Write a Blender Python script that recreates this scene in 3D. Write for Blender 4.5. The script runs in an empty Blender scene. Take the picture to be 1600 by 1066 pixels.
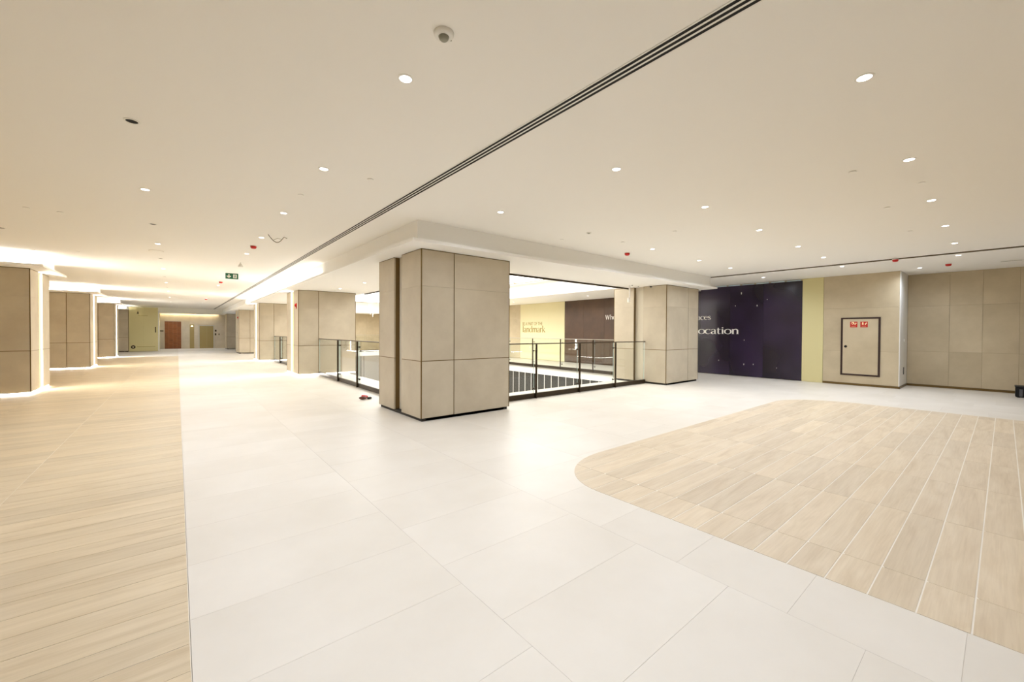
import bpy, bmesh, math, random
from mathutils import Matrix, Vector
random.seed(7)
C = bpy.context.scene.collection
SC = bpy.context.scene

# ------------------------------------------------------------------ camera
FPX, PX, PY, H = 634.46, 800.0, 526.94, 1.5           # measured on the 1600x1066 frame
TH, ROLL, PITCH = math.radians(39.5018), math.radians(-.2883), math.radians(-.7004)
_R = Vector((math.cos(TH), -math.sin(TH), 0)); _F = Vector((math.sin(TH), math.cos(TH), 0)); _U = Vector((0, 0, 1))
_u1 = math.cos(PITCH) * _U - math.sin(PITCH) * _F
CF = math.sin(PITCH) * _U + math.cos(PITCH) * _F
CR = math.cos(ROLL) * _R - math.sin(ROLL) * _u1
CU = math.sin(ROLL) * _R + math.cos(ROLL) * _u1
cam = bpy.data.cameras.new('camera'); cam_o = bpy.data.objects.new('camera', cam); C.objects.link(cam_o)
cam.sensor_fit = 'HORIZONTAL'; cam.sensor_width = 36.0; cam.lens = FPX / 1600 * 36.0
cam.shift_x = 0; cam.shift_y = -(533 - PY) / 1600
cam.clip_start = .05; cam.clip_end = 200
M4 = Matrix.Identity(4)
for i, v in enumerate((CR, CU, -CF)):
    for j in range(3): M4[j][i] = v[j]
M4.translation = Vector((0, 0, H)); cam_o.matrix_world = M4
SC.camera = cam_o

def ray(u, v): return CR * ((u - PX) / FPX) - CU * ((v - PY) / FPX) + CF
def onz(u, v, z):                      # the point of the level z seen at a pixel
    r = ray(u, v); t = (z - H) / r.z; return (r.x * t, r.y * t)
def seen(x, y, z=0):
    w = Vector((x, y, z - H)); d = w.dot(CF)
    if d < .2: return False
    u = PX + FPX * w.dot(CR) / d; v = PY - FPX * w.dot(CU) / d
    return -120 < u < 1720 and -120 < v < 1190

# ------------------------------------------------------------------ world, view
w = bpy.data.worlds.new('world'); SC.world = w; w.use_nodes = True
w.node_tree.nodes['Background'].inputs[0].default_value = (.9, .92, 1, 1)
w.node_tree.nodes['Background'].inputs[1].default_value = .3
SC.view_settings.view_transform = 'Standard'; SC.view_settings.look = 'None'
SC.view_settings.gamma = 1; SC.view_settings.use_curve_mapping = False
SC.view_settings.exposure = 0.15
SC.cycles.max_bounces = 12; SC.cycles.diffuse_bounces = 8
SC.cycles.sample_clamp_indirect = 6
SC.cycles.caustics_reflective = False; SC.cycles.caustics_refractive = False
DOWN_W = 98.0            # power of one ceiling downlight
LED = 26.0               # cove and slot strips
WARM = (.885, .965, 1.10)

# ------------------------------------------------------------------ materials
def s2l(c): return tuple((x / 12.92 if x <= .04045 else ((x + .055) / 1.055) ** 2.4) for x in (k / 255 for k in c))
def mat(name, col, rough=.5, metal=0, spec=.5, srgb=True):
    m = bpy.data.materials.new(name); m.use_nodes = True
    b = m.node_tree.nodes['Principled BSDF']
    c = s2l(col) if srgb else col
    b.inputs['Base Color'].default_value = (*c, 1); b.inputs['Roughness'].default_value = rough
    b.inputs['Metallic'].default_value = metal; b.inputs['Specular IOR Level'].default_value = spec
    return m
def emat(name, col, s):
    m = bpy.data.materials.new(name); m.use_nodes = True
    nt = m.node_tree; nt.nodes.clear()
    e = nt.nodes.new('ShaderNodeEmission'); o = nt.nodes.new('ShaderNodeOutputMaterial')
    e.inputs[0].default_value = (*col, 1); e.inputs[1].default_value = s
    nt.links.new(e.outputs[0], o.inputs[0]); return m
def mottled(name, c1, c2, scale, rough=.5, stretch=(1, 1, 1), detail=6, tint=.0, bump=0, rnd=True, spec=.5, world=False):
    """two-colour noise, offset and tinted by the object's random number"""
    m = mat(name, c1, rough, 0, spec); nt = m.node_tree; N = nt.nodes.new; L = nt.links.new
    b = nt.nodes['Principled BSDF']
    tc = N('ShaderNodeTexCoord'); mp = N('ShaderNodeMapping'); mp.inputs['Scale'].default_value = stretch
    oi = N('ShaderNodeObjectInfo')
    src = tc.outputs['Object']
    if world:
        g = N('ShaderNodeNewGeometry'); src = g.outputs['Position']
    if rnd:
        mul = N('ShaderNodeVectorMath'); mul.operation = 'SCALE'; mul.inputs[0].default_value = (37, 51, 23)
        L(oi.outputs['Random'], mul.inputs['Scale'])
        ad = N('ShaderNodeVectorMath'); ad.operation = 'ADD'; L(src, ad.inputs[0]); L(mul.outputs[0], ad.inputs[1]); src = ad.outputs[0]
    L(src, mp.inputs['Vector'])
    nz = N('ShaderNodeTexNoise'); nz.inputs['Scale'].default_value = scale; nz.inputs['Detail'].default_value = detail
    nz.inputs['Roughness'].default_value = .6
    L(mp.outputs[0], nz.inputs['Vector'])
    cr = N('ShaderNodeValToRGB'); cr.color_ramp.elements[0].position = .32; cr.color_ramp.elements[1].position = .70
    cr.color_ramp.elements[0].color = (*s2l(c1), 1); cr.color_ramp.elements[1].color = (*s2l(c2), 1)
    L(nz.outputs['Fac'], cr.inputs['Fac']); out = cr.outputs[0]
    if tint:
        hs = N('ShaderNodeHueSaturation'); mr = N('ShaderNodeMapRange')
        mr.inputs['To Min'].default_value = 1 - tint; mr.inputs['To Max'].default_value = 1 + tint
        L(oi.outputs['Random'], mr.inputs['Value']); L(mr.outputs[0], hs.inputs['Value']); L(out, hs.inputs['Color']); out = hs.outputs[0]
    L(out, b.inputs['Base Color'])
    if bump:
        bp = N('ShaderNodeBump'); bp.inputs['Strength'].default_value = bump; bp.inputs['Distance'].default_value = .004
        L(nz.outputs['Fac'], bp.inputs['Height']); L(bp.outputs[0], b.inputs['Normal'])
    return m
def wood(name, c1, c2, cd, rough=.45):
    """long oak grain along the local x axis"""
    m = mat(name, c1, rough); nt = m.node_tree; N = nt.nodes.new; L = nt.links.new; b = nt.nodes['Principled BSDF']
    tc = N('ShaderNodeTexCoord'); oi = N('ShaderNodeObjectInfo')
    mul = N('ShaderNodeVectorMath'); mul.operation = 'SCALE'; mul.inputs[0].default_value = (41, 57, 29); L(oi.outputs['Random'], mul.inputs['Scale'])
    ad = N('ShaderNodeVectorMath'); ad.operation = 'ADD'; L(tc.outputs['Object'], ad.inputs[0]); L(mul.outputs[0], ad.inputs[1])
    mp = N('ShaderNodeMapping'); mp.inputs['Scale'].default_value = (.9, 6, 6); L(ad.outputs[0], mp.inputs['Vector'])
    nz = N('ShaderNodeTexNoise'); nz.inputs['Scale'].default_value = 1.3; nz.inputs['Detail'].default_value = 8; nz.inputs['Distortion'].default_value = 1.4
    L(mp.outputs[0], nz.inputs['Vector'])
    mp2 = N('ShaderNodeMapping'); mp2.inputs['Scale'].default_value = (2.0, 55, 9); L(ad.outputs[0], mp2.inputs['Vector'])
    n2 = N('ShaderNodeTexNoise'); n2.inputs['Scale'].default_value = 1.5; n2.inputs['Detail'].default_value = 4; n2.inputs['Distortion'].default_value = .6
    L(mp2.outputs[0], n2.inputs['Vector'])
    cr = N('ShaderNodeValToRGB'); e = cr.color_ramp.elements
    e[0].position = .22; e[0].color = (*s2l(cd), 1); e[1].position = .78; e[1].color = (*s2l(c2), 1)
    k = e.new(.48); k.color = (*s2l(c1), 1)
    L(nz.outputs['Fac'], cr.inputs['Fac'])
    mx = N('ShaderNodeMix'); mx.data_type = 'RGBA'; mx.blend_type = 'MULTIPLY'; mx.inputs['Factor'].default_value = .16
    c2r = N('ShaderNodeValToRGB'); c2r.color_ramp.elements[0].position = .35; c2r.color_ramp.elements[1].position = .6
    c2r.color_ramp.elements[0].color = (.62, .56, .48, 1)
    L(n2.outputs['Fac'], c2r.inputs['Fac']); L(cr.outputs[0], mx.inputs['A']); L(c2r.outputs[0], mx.inputs['B'])
    hs = N('ShaderNodeHueSaturation'); mr = N('ShaderNodeMapRange'); mr.inputs['To Min'].default_value = .93; mr.inputs['To Max'].default_value = 1.07
    L(oi.outputs['Random'], mr.inputs['Value']); L(mr.outputs[0], hs.inputs['Value']); L(mx.outputs['Result'], hs.inputs['Color'])
    L(hs.outputs[0], b.inputs['Base Color'])
    return m
M = {}
M['paint'] = mat('warm_white_paint', (246, 244, 239), .85, spec=.2)
M['soffit'] = mat('soffit_paint', (248, 247, 244), .8, spec=.2)
M['stone'] = mottled('beige_stone', (186, 174, 152), (202, 191, 169), 1.5, .55, tint=.015, detail=9)
M['stonewall'] = mottled('beige_stone_wall', (182, 167, 138), (202, 187, 157), 1.2, .55, tint=.015, detail=9)
M['brass'] = mat('aged_brass', (118, 96, 58), .38, .75)
M['bronze'] = mat('dark_bronze', (62, 50, 34), .35, .6)
M['dark'] = mat('black_void', (14, 12, 10), .8)
M['plinth'] = mat('dark_plinth', (40, 34, 24), .6)
M['tile'] = mottled('cream_tile', (215, 208, 196), (226, 220, 210), .8, .40, tint=.006, detail=7, spec=.3)
M['grout'] = mat('cream_grout', (211, 204, 191), .8)
M['wallgap'] = mat('stone_joint', (140, 122, 94), .8)
M['slotback'] = mat('slot_back', (222, 213, 194), .7)
M['grout_w'] = mat('white_grout', (236, 230, 218), .7)
M['oak'] = wood('pale_oak', (209, 192, 165), (217, 202, 177), (197, 178, 149))
M['oak2'] = wood('warm_oak', (207, 189, 157), (216, 199, 169), (193, 172, 138), .42)
M['glass'] = None
M['steel'] = mat('brushed_steel', (190, 188, 180), .3, .9)
M['white'] = mat('white_plastic', (238, 236, 230), .5)
M['grey'] = mat('grey_lens', (150, 148, 132), .35)
M['red'] = mat('red_plastic', (196, 22, 16), .45)
M['redsign'] = mat('red_sign', (190, 28, 12), .5)
M['green'] = mat('green_sign', (8, 96, 66), .5)
M['purple'] = mottled('purple_hoarding', (27, 18, 29), (50, 36, 67), .45, .24, detail=2, spec=.55)
M['brown'] = mottled('brown_reflection_hoarding', (66, 46, 32), (92, 66, 46), .9, .4, detail=3)  # the brown is a warm reflection put into the colour of purple boards
M['yellow'] = mat('pale_yellow_hoarding', (228, 219, 178), .7)
M['cream'] = mat('cream_hoarding', (214, 204, 152), .7)
M['gold'] = mat('gold_lettering', (150, 128, 48), .5)
M['doorwood'] = wood('door_walnut', (128, 74, 34), (142, 86, 42), (104, 56, 24), .4)
M['lift'] = mat('lift_steel', (158, 142, 96), .35, .6)
M['lowglass'] = mat('dark_lower_glass', (58, 57, 54), .15, 0, .6)
M['lowconc'] = mat('lower_grey', (150, 146, 138), .6)
M['lens'] = emat('downlight_lens', (1, .97, .92), 14)
M['led'] = emat('led_strip', (1, .96, .90), LED)
M['ledwarm'] = emat('led_strip_warm', (1, .86, .62), LED * 1.2)
M['luminous'] = emat('luminous_ceiling', (1, .97, .92), 7)
M['wallwhite'] = mat('white_render', (226, 224, 218), .7)
def glass():
    m = bpy.data.materials.new('clear_glass'); m.use_nodes = True; nt = m.node_tree; nt.nodes.clear()
    N = nt.nodes.new; L = nt.links.new
    t = N('ShaderNodeBsdfTransparent'); t.inputs[0].default_value = (.97, .985, .978, 1)
    g = N('ShaderNodeBsdfGlossy'); g.inputs['Roughness'].default_value = .01
    lw = N('ShaderNodeLayerWeight'); lw.inputs[0].default_value = .5
    p = N('ShaderNodeMath'); p.operation = 'POWER'; p.inputs[1].default_value = 5; L(lw.outputs['Facing'], p.inputs[0])
    f = N('ShaderNodeMath'); f.operation = 'MULTIPLY_ADD'; f.inputs[1].default_value = .93; f.inputs[2].default_value = .035; L(p.outputs[0], f.inputs[0])
    mx = N('ShaderNodeMixShader'); o = N('ShaderNodeOutputMaterial')
    L(f.outputs[0], mx.inputs[0]); L(t.outputs[0], mx.inputs[1]); L(g.outputs[0], mx.inputs[2]); L(mx.outputs[0], o.inputs[0])
    return m
M['glass'] = glass()
M['glassedge'] = mat('glass_edge', (190, 216, 212), .15, 0, .6)

# ------------------------------------------------------------------ helpers
def add_box(bm, x0, x1, y0, y1, z0, z1):
    v = [bm.verts.new((x, y, z)) for x in (x0, x1) for y in (y0, y1) for z in (z0, z1)]
    for f in ((0, 1, 3, 2), (4, 6, 7, 5), (0, 4, 5, 1), (2, 3, 7, 6), (0, 2, 6, 4), (1, 5, 7, 3)): bm.faces.new([v[i] for i in f])
def add_lathe(bm, prof, n=24, axis='z', o=(0, 0, 0)):
    """prof: (radius, height) pairs, open profile turned about the axis"""
    rings = []
    for r, h in prof:
        ring = []
        for k in range(n):
            a = 2 * math.pi * k / n; c, s = r * math.cos(a), r * math.sin(a)
            p = (c, s, h) if axis == 'z' else ((h, c, s) if axis == 'x' else (c, h, s))
            ring.append(bm.verts.new((p[0] + o[0], p[1] + o[1], p[2] + o[2])))
        rings.append(ring)
    for a, b in zip(rings, rings[1:]):
        for k in range(n): bm.faces.new((a[k], a[(k + 1) % n], b[(k + 1) % n], b[k]))
    bm.faces.new(rings[0]); bm.faces.new(rings[-1])
def add_tube(bm, pts, r, n=8):
    pts = [Vector(p) for p in pts]; rings = []
    for i, p in enumerate(pts):
        d = (pts[min(i + 1, len(pts) - 1)] - pts[max(i - 1, 0)]).normalized()
        a = d.cross(Vector((0, 0, 1)));
        if a.length < .05: a = d.cross(Vector((1, 0, 0)))
        a.normalize(); b = d.cross(a)
        rings.append([bm.verts.new(p + a * r * math.cos(2 * math.pi * k / n) + b * r * math.sin(2 * math.pi * k / n)) for k in range(n)])
    for a, b in zip(rings, rings[1:]):
        for k in range(n): bm.faces.new((a[k], a[(k + 1) % n], b[(k + 1) % n], b[k]))
    bm.faces.new(rings[0]); bm.faces.new(rings[-1])
def mesh(name, bm, m, bevel=0):
    if bevel: bmesh.ops.bevel(bm, geom=bm.edges[:], offset=bevel, segments=1, affect='EDGES')
    bmesh.ops.recalc_face_normals(bm, faces=bm.faces[:])
    me = bpy.data.meshes.new(name); bm.to_mesh(me); bm.free()
    if m: me.materials.append(m)
    return me
def obj(name, bm, m, parent=None, smooth=False, bevel=0):
    me = bm if isinstance(bm, bpy.types.Mesh) else mesh(name, bm, m, bevel)
    if smooth:
        for p in me.polygons: p.use_smooth = len(p.vertices) == 4
    o = bpy.data.objects.new(name, me); C.objects.link(o); o.parent = parent
    return o
def box(name, m, parent, *b, bevel=0):
    bm = bmesh.new(); add_box(bm, *b); return obj(name, bm, m, parent, bevel=bevel)
def boxes(name, m, parent, lst):
    bm = bmesh.new()
    for b in lst: add_box(bm, *b)
    return obj(name, bm, m, parent)
def tag(o, label, cat, group=None):
    o['label'] = label; o['category'] = cat
    if group: o['group'] = group
    return o
def thing(name, label, cat, loc=(0, 0, 0), group=None):
    o = bpy.data.objects.new(name, None); C.objects.link(o); o.location = loc; o.empty_display_size = .1
    return tag(o, label, cat, group)
def struct(o, label=None, cat=None):
    o['kind'] = 'structure'
    if label: o['label'] = label
    if cat: o['category'] = cat
    return o
def cbox(name, m, parent, *b, bevel=0):
    """box whose origin is its centre (so that object coordinates and random offsets differ)"""
    x0, x1, y0, y1, z0, z1 = b; c = ((x0 + x1) / 2, (y0 + y1) / 2, (z0 + z1) / 2)
    o = box(name, m, parent, x0 - c[0], x1 - c[0], y0 - c[1], y1 - c[1], z0 - c[2], z1 - c[2], bevel=bevel)
    o.location = c; return o

# ------------------------------------------------------------------ dimensions
HC = 3.25            # main ceiling
HS = 2.88            # underside of the soffit around the void
HF = 3.08            # ceiling of the far gallery
WX = 15.2            # right-hand wall plane
WR = 16.5            # recessed right-hand wall
VX0, VX1, VY0, VY1 = 4.70, 12.05, 7.76, 30.0      # edge of the void in the floor
YB, YE = -7.0, 43.3  # back wall, end wall
XL = -4.7            # left wall
WOOD = .045          # joint between oak walkway and tiles
COLY = [6.13, 14.95, 23.3, 31.9, 40.2]; CX0 = 3.107
LFY = [14.35, 22.7, 30.7]; LX = -2.62
CW, CD = 1.881, 1.806                              # column plan

# ------------------------------------------------------------------ setting: floor
floor = struct(boxes('floor', M['grout'], None, [
    (WOOD, WR + .3, YB, VY0, -.30, -.0021), (WOOD, VX0, VY0, YE, -.30, -.0021), (XL, WOOD, YB, YE, -.30, -.011),
    (VX1, WR + .3, VY0, 34, -.30, -.0021), (VX0, VX1, VY1, 34, -.30, -.0021)]), 'large-format cream floor tiles with fine joints', 'floor')
TW, TD = 1.212, .623
regions = [(WOOD, WR, YB, VY0), (WOOD, VX0, VY0, YE), (VX1, WX, VY0, 32.5), (VX0, VX1, VY1, 32.5)]
tiles = []
ix0 = -1
for ix in range(ix0, 15):
    xa = 1.303 + ix * TW - TW; xb = xa + TW
    if ix < 0: continue
    if ix == 0: xa = WOOD - .001
    oy = (.15, .38, .08)[ix % 3] + .02
    for iy in range(-13, 70):
        ya = oy + iy * TD; yb = ya + TD
        for k, (a, b, c, d) in enumerate(regions):
            p, q, r, s = max(xa, a), min(xb, b), max(ya, c), min(yb, d)
            if q - p > .02 and s - r > .02: tiles.append((p, q, r, s))
tiles.sort(key=lambda t: ((t[0] + t[1]) / 2) ** 2 + ((t[2] + t[3]) / 2) ** 2 + (0 if seen((t[0] + t[1]) / 2, (t[2] + t[3]) / 2) else 1e6))
G = .0006
cache = {}
def slab_piece(name, m, parent, p, q, r, s, z0, z1, g):
    key = (name, round(q - p, 3), round(s - r, 3))
    if key not in cache:
        bm = bmesh.new(); hx, hy = (q - p) / 2 - g, (s - r) / 2 - g
        add_box(bm, -hx, hx, -hy, hy, 0, z1 - z0); cache[key] = mesh(name, bm, m)
    o = obj(name, cache[key], m, parent); o.location = ((p + q) / 2, (r + s) / 2, z0); return o
for t in tiles[:290]: slab_piece('floor_tile', M['tile'], floor, *t, -.002, 0, G)
bm = bmesh.new()
for p, q, r, s in tiles[290:]: add_box(bm, p + G, q - G, r + G, s - G, -.002, 0)
o = obj('floor_tile', bm, M['tile'], floor); o['kind'] = 'stuff'
# cream edge of the slab around the void
slab_edge = struct(boxes('trim_1', M['paint'], None, [
    (VX0, VX1, VY0 - .004, VY0 + .02, -.30, -.012), (VX0 - .004, VX0 + .02, VY0, VY1, -.30, -.012),
    (VX1 - .02, VX1 + .004, VY0, VY1, -.30, -.012), (VX0, VX1, VY1 - .02, VY1 + .004, -.30, -.012)]), 'cream edge of the floor slab around the void', 'slab edge')

# oak walkway on the left
walk = struct(box('floor_walkway', M['grout_w'], None, XL, WOOD - .002, YB, 31.0, -.0108, -.0012), 'pale oak plank walkway along the left columns', 'floor')
pl = []
for iy in range(int((31 - YB) / .2)):
    y0 = .06 + YB - .0 + iy * .2
    if y0 + .2 > 31: break
    for k in range(4):
        xb = WOOD - .003 - k * 1.215; xa = max(xb - 1.215, XL)
        pl.append((xa, xb, y0, y0 + .2))
pl.sort(key=lambda t: ((t[0] + t[1]) / 2) ** 2 + ((t[2] + t[3]) / 2) ** 2 + (0 if seen((t[0] + t[1]) / 2, (t[2] + t[3]) / 2) else 1e6))
for t in pl[:295]: slab_piece('oak_plank', M['oak2'], walk, *t, -.0011, .0006, .0022)
bm = bmesh.new()
for p, q, r, s in pl[295:]: add_box(bm, p + .001, q - .001, r + .001, s - .001, -.0011, .0006)
o = obj('oak_plank', bm, M['oak2'], walk); o['kind'] = 'stuff'

# oak inlay with rounded corners on the right
def rounded(x0, x1, y0, y1, ra, rb, n=14):
    pts = [(x0, y0), (x1, y0)]
    def arc(cx, cy, rx, ry, a0, a1): return [(cx + rx * math.cos(a0 + (a1 - a0) * i / n), cy + ry * math.sin(a0 + (a1 - a0) * i / n)) for i in range(n + 1)]
    pts += arc(x1 - rb, y1 - rb * 1.1, rb, rb * 1.1, 0, math.pi / 2) + arc(x0 + ra * 1.3, y1 - ra, ra * 1.3, ra, math.pi / 2, math.pi)
    return pts
PATCH = rounded(3.06, 11.32, -4.4, 3.21, .78, 1.15)
def clip(poly, rect):
    def cut(pts, f, inter):
        out = []
        for i, p in enumerate(pts):
            q = pts[(i + 1) % len(pts)]
            if f(p): out.append(p)
            if f(p) != f(q): out.append(inter(p, q))
        return out
    x0, x1, y0, y1 = rect
    def ix(c): return lambda p, q: (c, p[1] + (q[1] - p[1]) * (c - p[0]) / (q[0] - p[0]))
    def iy(c): return lambda p, q: (p[0] + (q[0] - p[0]) * (c - p[1]) / (q[1] - p[1]), c)
    for f, it in ((lambda p: p[0] >= x0, ix(x0)), (lambda p: p[0] <= x1, ix(x1)), (lambda p: p[1] >= y0, iy(y0)), (lambda p: p[1] <= y1, iy(y1))):
        if poly: poly = cut(poly, f, it)
    return poly
def add_prism(bm, pts, z0, z1):
    a = [bm.verts.new((x, y, z0)) for x, y in pts]; b = [bm.verts.new((x, y, z1)) for x, y in pts]
    bm.faces.new(a[::-1]); bm.faces.new(b); n = len(pts)
    for i in range(n): bm.faces.new((a[i], a[(i + 1) % n], b[(i + 1) % n], b[i]))
bm = bmesh.new(); add_prism(bm, PATCH, .0001, .0006)
inlay = struct(obj('floor_inlay', bm, M['grout_w']), 'oak plank inlay with rounded corners in the cream tiles', 'floor')
PATCH_IN = rounded(3.06, 11.32, -4.4, 3.21, .78, 1.15)
for iy in range(40):
    y1 = 3.285 - iy * .2; y0 = y1 - .2
    if y1 < -1.6: break
    joints = [3.0, 3.497] + [3.497 + 1.243 * k for k in range(1, 8)]
    off = (0, 0, 0)[iy % 3]
    g = .0038
    for a, b in zip(joints, joints[1:]):
        pg = clip(PATCH_IN, (a + .002, b - .002, y0 + g, y1 - g))
        if len(pg) < 3: continue
        ar = abs(sum(pg[i][0] * pg[(i + 1) % len(pg)][1] - pg[(i + 1) % len(pg)][0] * pg[i][1] for i in range(len(pg)))) / 2
        if ar < .002: continue
        c = ((a + b) / 2, (y0 + y1) / 2)
        if ar > (b - a - .004) * (.2 - 2 * g) * .999:
            key = ('in', round(b - a, 3))
            if key not in cache:
                bm = bmesh.new(); add_prism(bm, [(x - c[0], y - c[1]) for x, y in pg], 0, .0016); cache[key] = mesh('oak_plank', bm, M['oak'])
            o = obj('oak_plank', cache[key], None, inlay)
        else:
            q = []
            for x, y in pg:
                if not q or abs(q[-1][0] - x - -c[0]) + abs(q[-1][1] - y + c[1]) > 1e-5: q.append((x - c[0], y - c[1]))
            bm = bmesh.new(); add_prism(bm, q, 0, .0016); o = obj('oak_plank', bm, M['oak'], inlay)
        o.location = (c[0], c[1], .0006)
bm = bmesh.new()                     # rows behind the camera's right edge, out of the picture
for y0 in [-1.6 - .2 * k for k in range(1, 15)]:
    add_box(bm, 3.06, 11.32, max(y0, -4.4) + .003, y0 + .197, .0006, .0022)
o = obj('oak_plank', bm, M['oak'], inlay); o['kind'] = 'stuff'

# ------------------------------------------------------------------ setting: ceilings
TR = dict(x0=5.3, x1=12.2, y0=7.41, y1=30.6, z=3.68)       # raised tray over the void
ceiling = struct(boxes('ceiling', M['paint'], None, [
    (XL, 2.9, YB, YE, HC, HC + .12), (2.9, WR + .3, YB, 5.85, HC, HC + .12),
    (12.83, WX + .3, 5.85, 7.41, HC, HC + .12)]), 'flat warm white ceiling with recessed lights', 'ceiling')
soffit = struct(boxes('ceiling_soffit', M['soffit'], None, [
    (2.75, 12.97, 5.70, 7.41, HS, HS + .05), (2.75, TR['x0'], 7.41, YE, HS, HS + .05),          # lip
    (2.90, 12.83, 5.85, 7.41, HS + .05, TR['z'] + .1), (2.90, TR['x0'], 7.41, YE, HS + .05, TR['z'] + .1),
    (TR['x1'], WX + .3, 7.41, TR['y1'] + 4, HF, TR['z'] + .1),                                   # far gallery
    (TR['x0'], TR['x1'], TR['y1'], TR['y1'] + 4, HS, TR['z'] + .1),
    (12.83, WX + .3, 7.3, 7.42, HF, HC)]), 'dropped white soffit with ledge around the void', 'ceiling')
tray = struct(boxes('ceiling_tray', M['soffit'], None, [(TR['x0'] - .1, TR['x1'] + .1, TR['y0'] - .1, TR['y1'] + .1, TR['z'], TR['z'] + .08)]), 'raised white ceiling over the void', 'ceiling')
end_soffit = struct(box('ceiling_lobby', M['paint'], None, XL, 2.9, 41.0, YE - .25, 2.87, HC - .001), 'lower ceiling over the lift lobby', 'ceiling')
# dark trim on the step of the ceiling near the right wall
struct(box('trim_2', mat('step_trim', (96, 82, 60), .7), None, 12.83, 12.855, YB, 5.85, HC - .026, HC), 'dark trim line across the right ceiling', 'ceiling trim')
struct(box('ceiling_panel', M['paint'], None, 12.855, WR, YB, 7.3, HC - .026, HC - .001), 'slightly lower ceiling strip along the right wall', 'ceiling')
# bronze angle on the inner soffit edges
struct(boxes('trim_3', M['bronze'], None, [(TR['x0'], 10.75, 7.40, 7.425, HS - .045, HS + .06), (TR['x0'] - .012, TR['x0'] + .013, 7.41, COLY[1], HS - .045, HS + .06),
    (TR['x0'] - .012, TR['x0'] + .013, COLY[1] + CD, COLY[2], HS - .045, HS + .06)]), 'dark bronze edge strip around the void opening', 'ceiling trim')

# ------------------------------------------------------------------ setting: walls
def wall_panels(w, plane, m, ys, zs, axis='x', th=.02, g=.002):
    """stone panels in front of the wall plane; plane faces the -axis side"""
    for a, b in zip(ys, ys[1:]):
        for c, d in zip(zs, zs[1:]):
            if axis == 'x': cbox('stone_panel', m, w, plane, plane + th, a + g, b - g, c + g, d - g)
            else: cbox('stone_panel', m, w, a + g, b - g, plane, plane + th, c + g, d - g)
wr = struct(box('wall_right', M['wallgap'], None, WX + .021, WR + .3, 1.85, 3.52, 0, HC - .027), 'beige stone pier with the hose cabinet', 'wall')
wall_panels(wr, WX, M['stonewall'], [1.83, 3.518], [.062, 1.005, 2.25, HC - .027])
cbox('return_face', M['wallwhite'], wr, WX + .03, WR, 1.815, 1.849, .062, HC - .027)
cbox('corner_strip', M['wallwhite'], wr, WX - .004, WX + .03, 1.812, 1.83, .062, HC - .027)
cbox('socket_plate', M['dark'], wr, 15.86, 15.94, 1.806, 1.815, .36, .56)
cbox('switch_plate', M['white'], wr, 15.86, 15.94, 1.806, 1.815, 1.28, 1.36)
wrr = struct(box('wall_recess', M['wallgap'], None, WR + .021, WR + .3, YB, 1.85, 0, HC - .027), 'recessed beige stone wall at the far right', 'wall')
wall_panels(wrr, WR, M['stonewall'], [YB, -5.04, -3.84, -2.64, -1.44, -.24, .375, .975, 1.812], [.062, 1.01, 2.30, HC - .027])
struct(boxes('baseboard_right', M['brass'], None, [(WX - .008, WX + .02, 1.80, 3.52, 0, .06), (WX - .008, WR - .009, 1.805, 1.815, 0, .06), (WR - .009, WR + .02, YB, 1.804, 0, .06)]), 'brass skirting along the right stone walls', 'baseboard')
# hoardings along the same wall plane
whs = struct(box('wall_gallery', M['stonewall'], None, WX + .06, WX + .3, 3.53, 34.6, -.3, TR['z']), 'wall behind the gallery hoardings', 'wall')
wall_panels(whs, WX, M['stonewall'], [17.70, 19.0, 21.4, 23.8, 26.2, 28.6, 31, 33.4], [.01, 1.0, 2.26, HF - .002])
struct(box('wall_back', M['stonewall'], None, XL, WR + .3, YB - .2, YB, 0, HC), 'stone wall behind the viewer', 'wall')
wl = struct(box('wall_left', M['stonewall'], None, XL - .2, XL, YB, YE, 0, HC), 'stone wall behind the left columns', 'wall')
wend = struct(box('wall_end', M['stonewall'], None, XL, TR['x0'], YE + .02, YE + .25, 0, HC), 'stone end wall of the lift lobby', 'wall')
wall_panels(wend, YE, M['stone'], [-2.6, -1.2, -.84], [.02, 1.5, 2.9], 'y')
wall_panels(wend, YE, M['stone'], [.30, .80], [.02, 1.1, 2.3, 2.9], 'y')
wall_panels(wend, YE, M['stone'], [1.10, 1.38], [.02, 1.1, 2.05, 2.9], 'y')
wall_panels(wend, YE, M['stone'], [2.47, 3.3], [.02, 1.1, 2.05, 2.9], 'y')
cbox('stone_panel', M['stone'], wend, -.84, .30, YE, YE + .02, 2.30, 2.9)
cbox('stone_panel', M['stone'], wend, .80, 1.10, YE, YE + .02, 2.05, 2.9)
cbox('stone_panel', M['stone'], wend, 1.38, 2.47, YE, YE + .02, 2.05, 2.9)
wvoid = struct(box('wall_void_end', M['wallgap'], None, TR['x0'], WX, 32.52, 32.8, 0, HF), 'stone wall closing the far end of the void', 'wall')
wall_panels(wvoid, 32.5, M['stonewall'], [TR['x0'], 6.9, 8.5, 10.1, 11.7, 13.3, WX - .01], [.02, 1.0, HS], 'y')
struct(box('wall_right_back', M['paint'], None, WR + .3, WR + .5, YB, 8, -.3, TR['z']), 'outer wall behind the right stone wall', 'wall')
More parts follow.
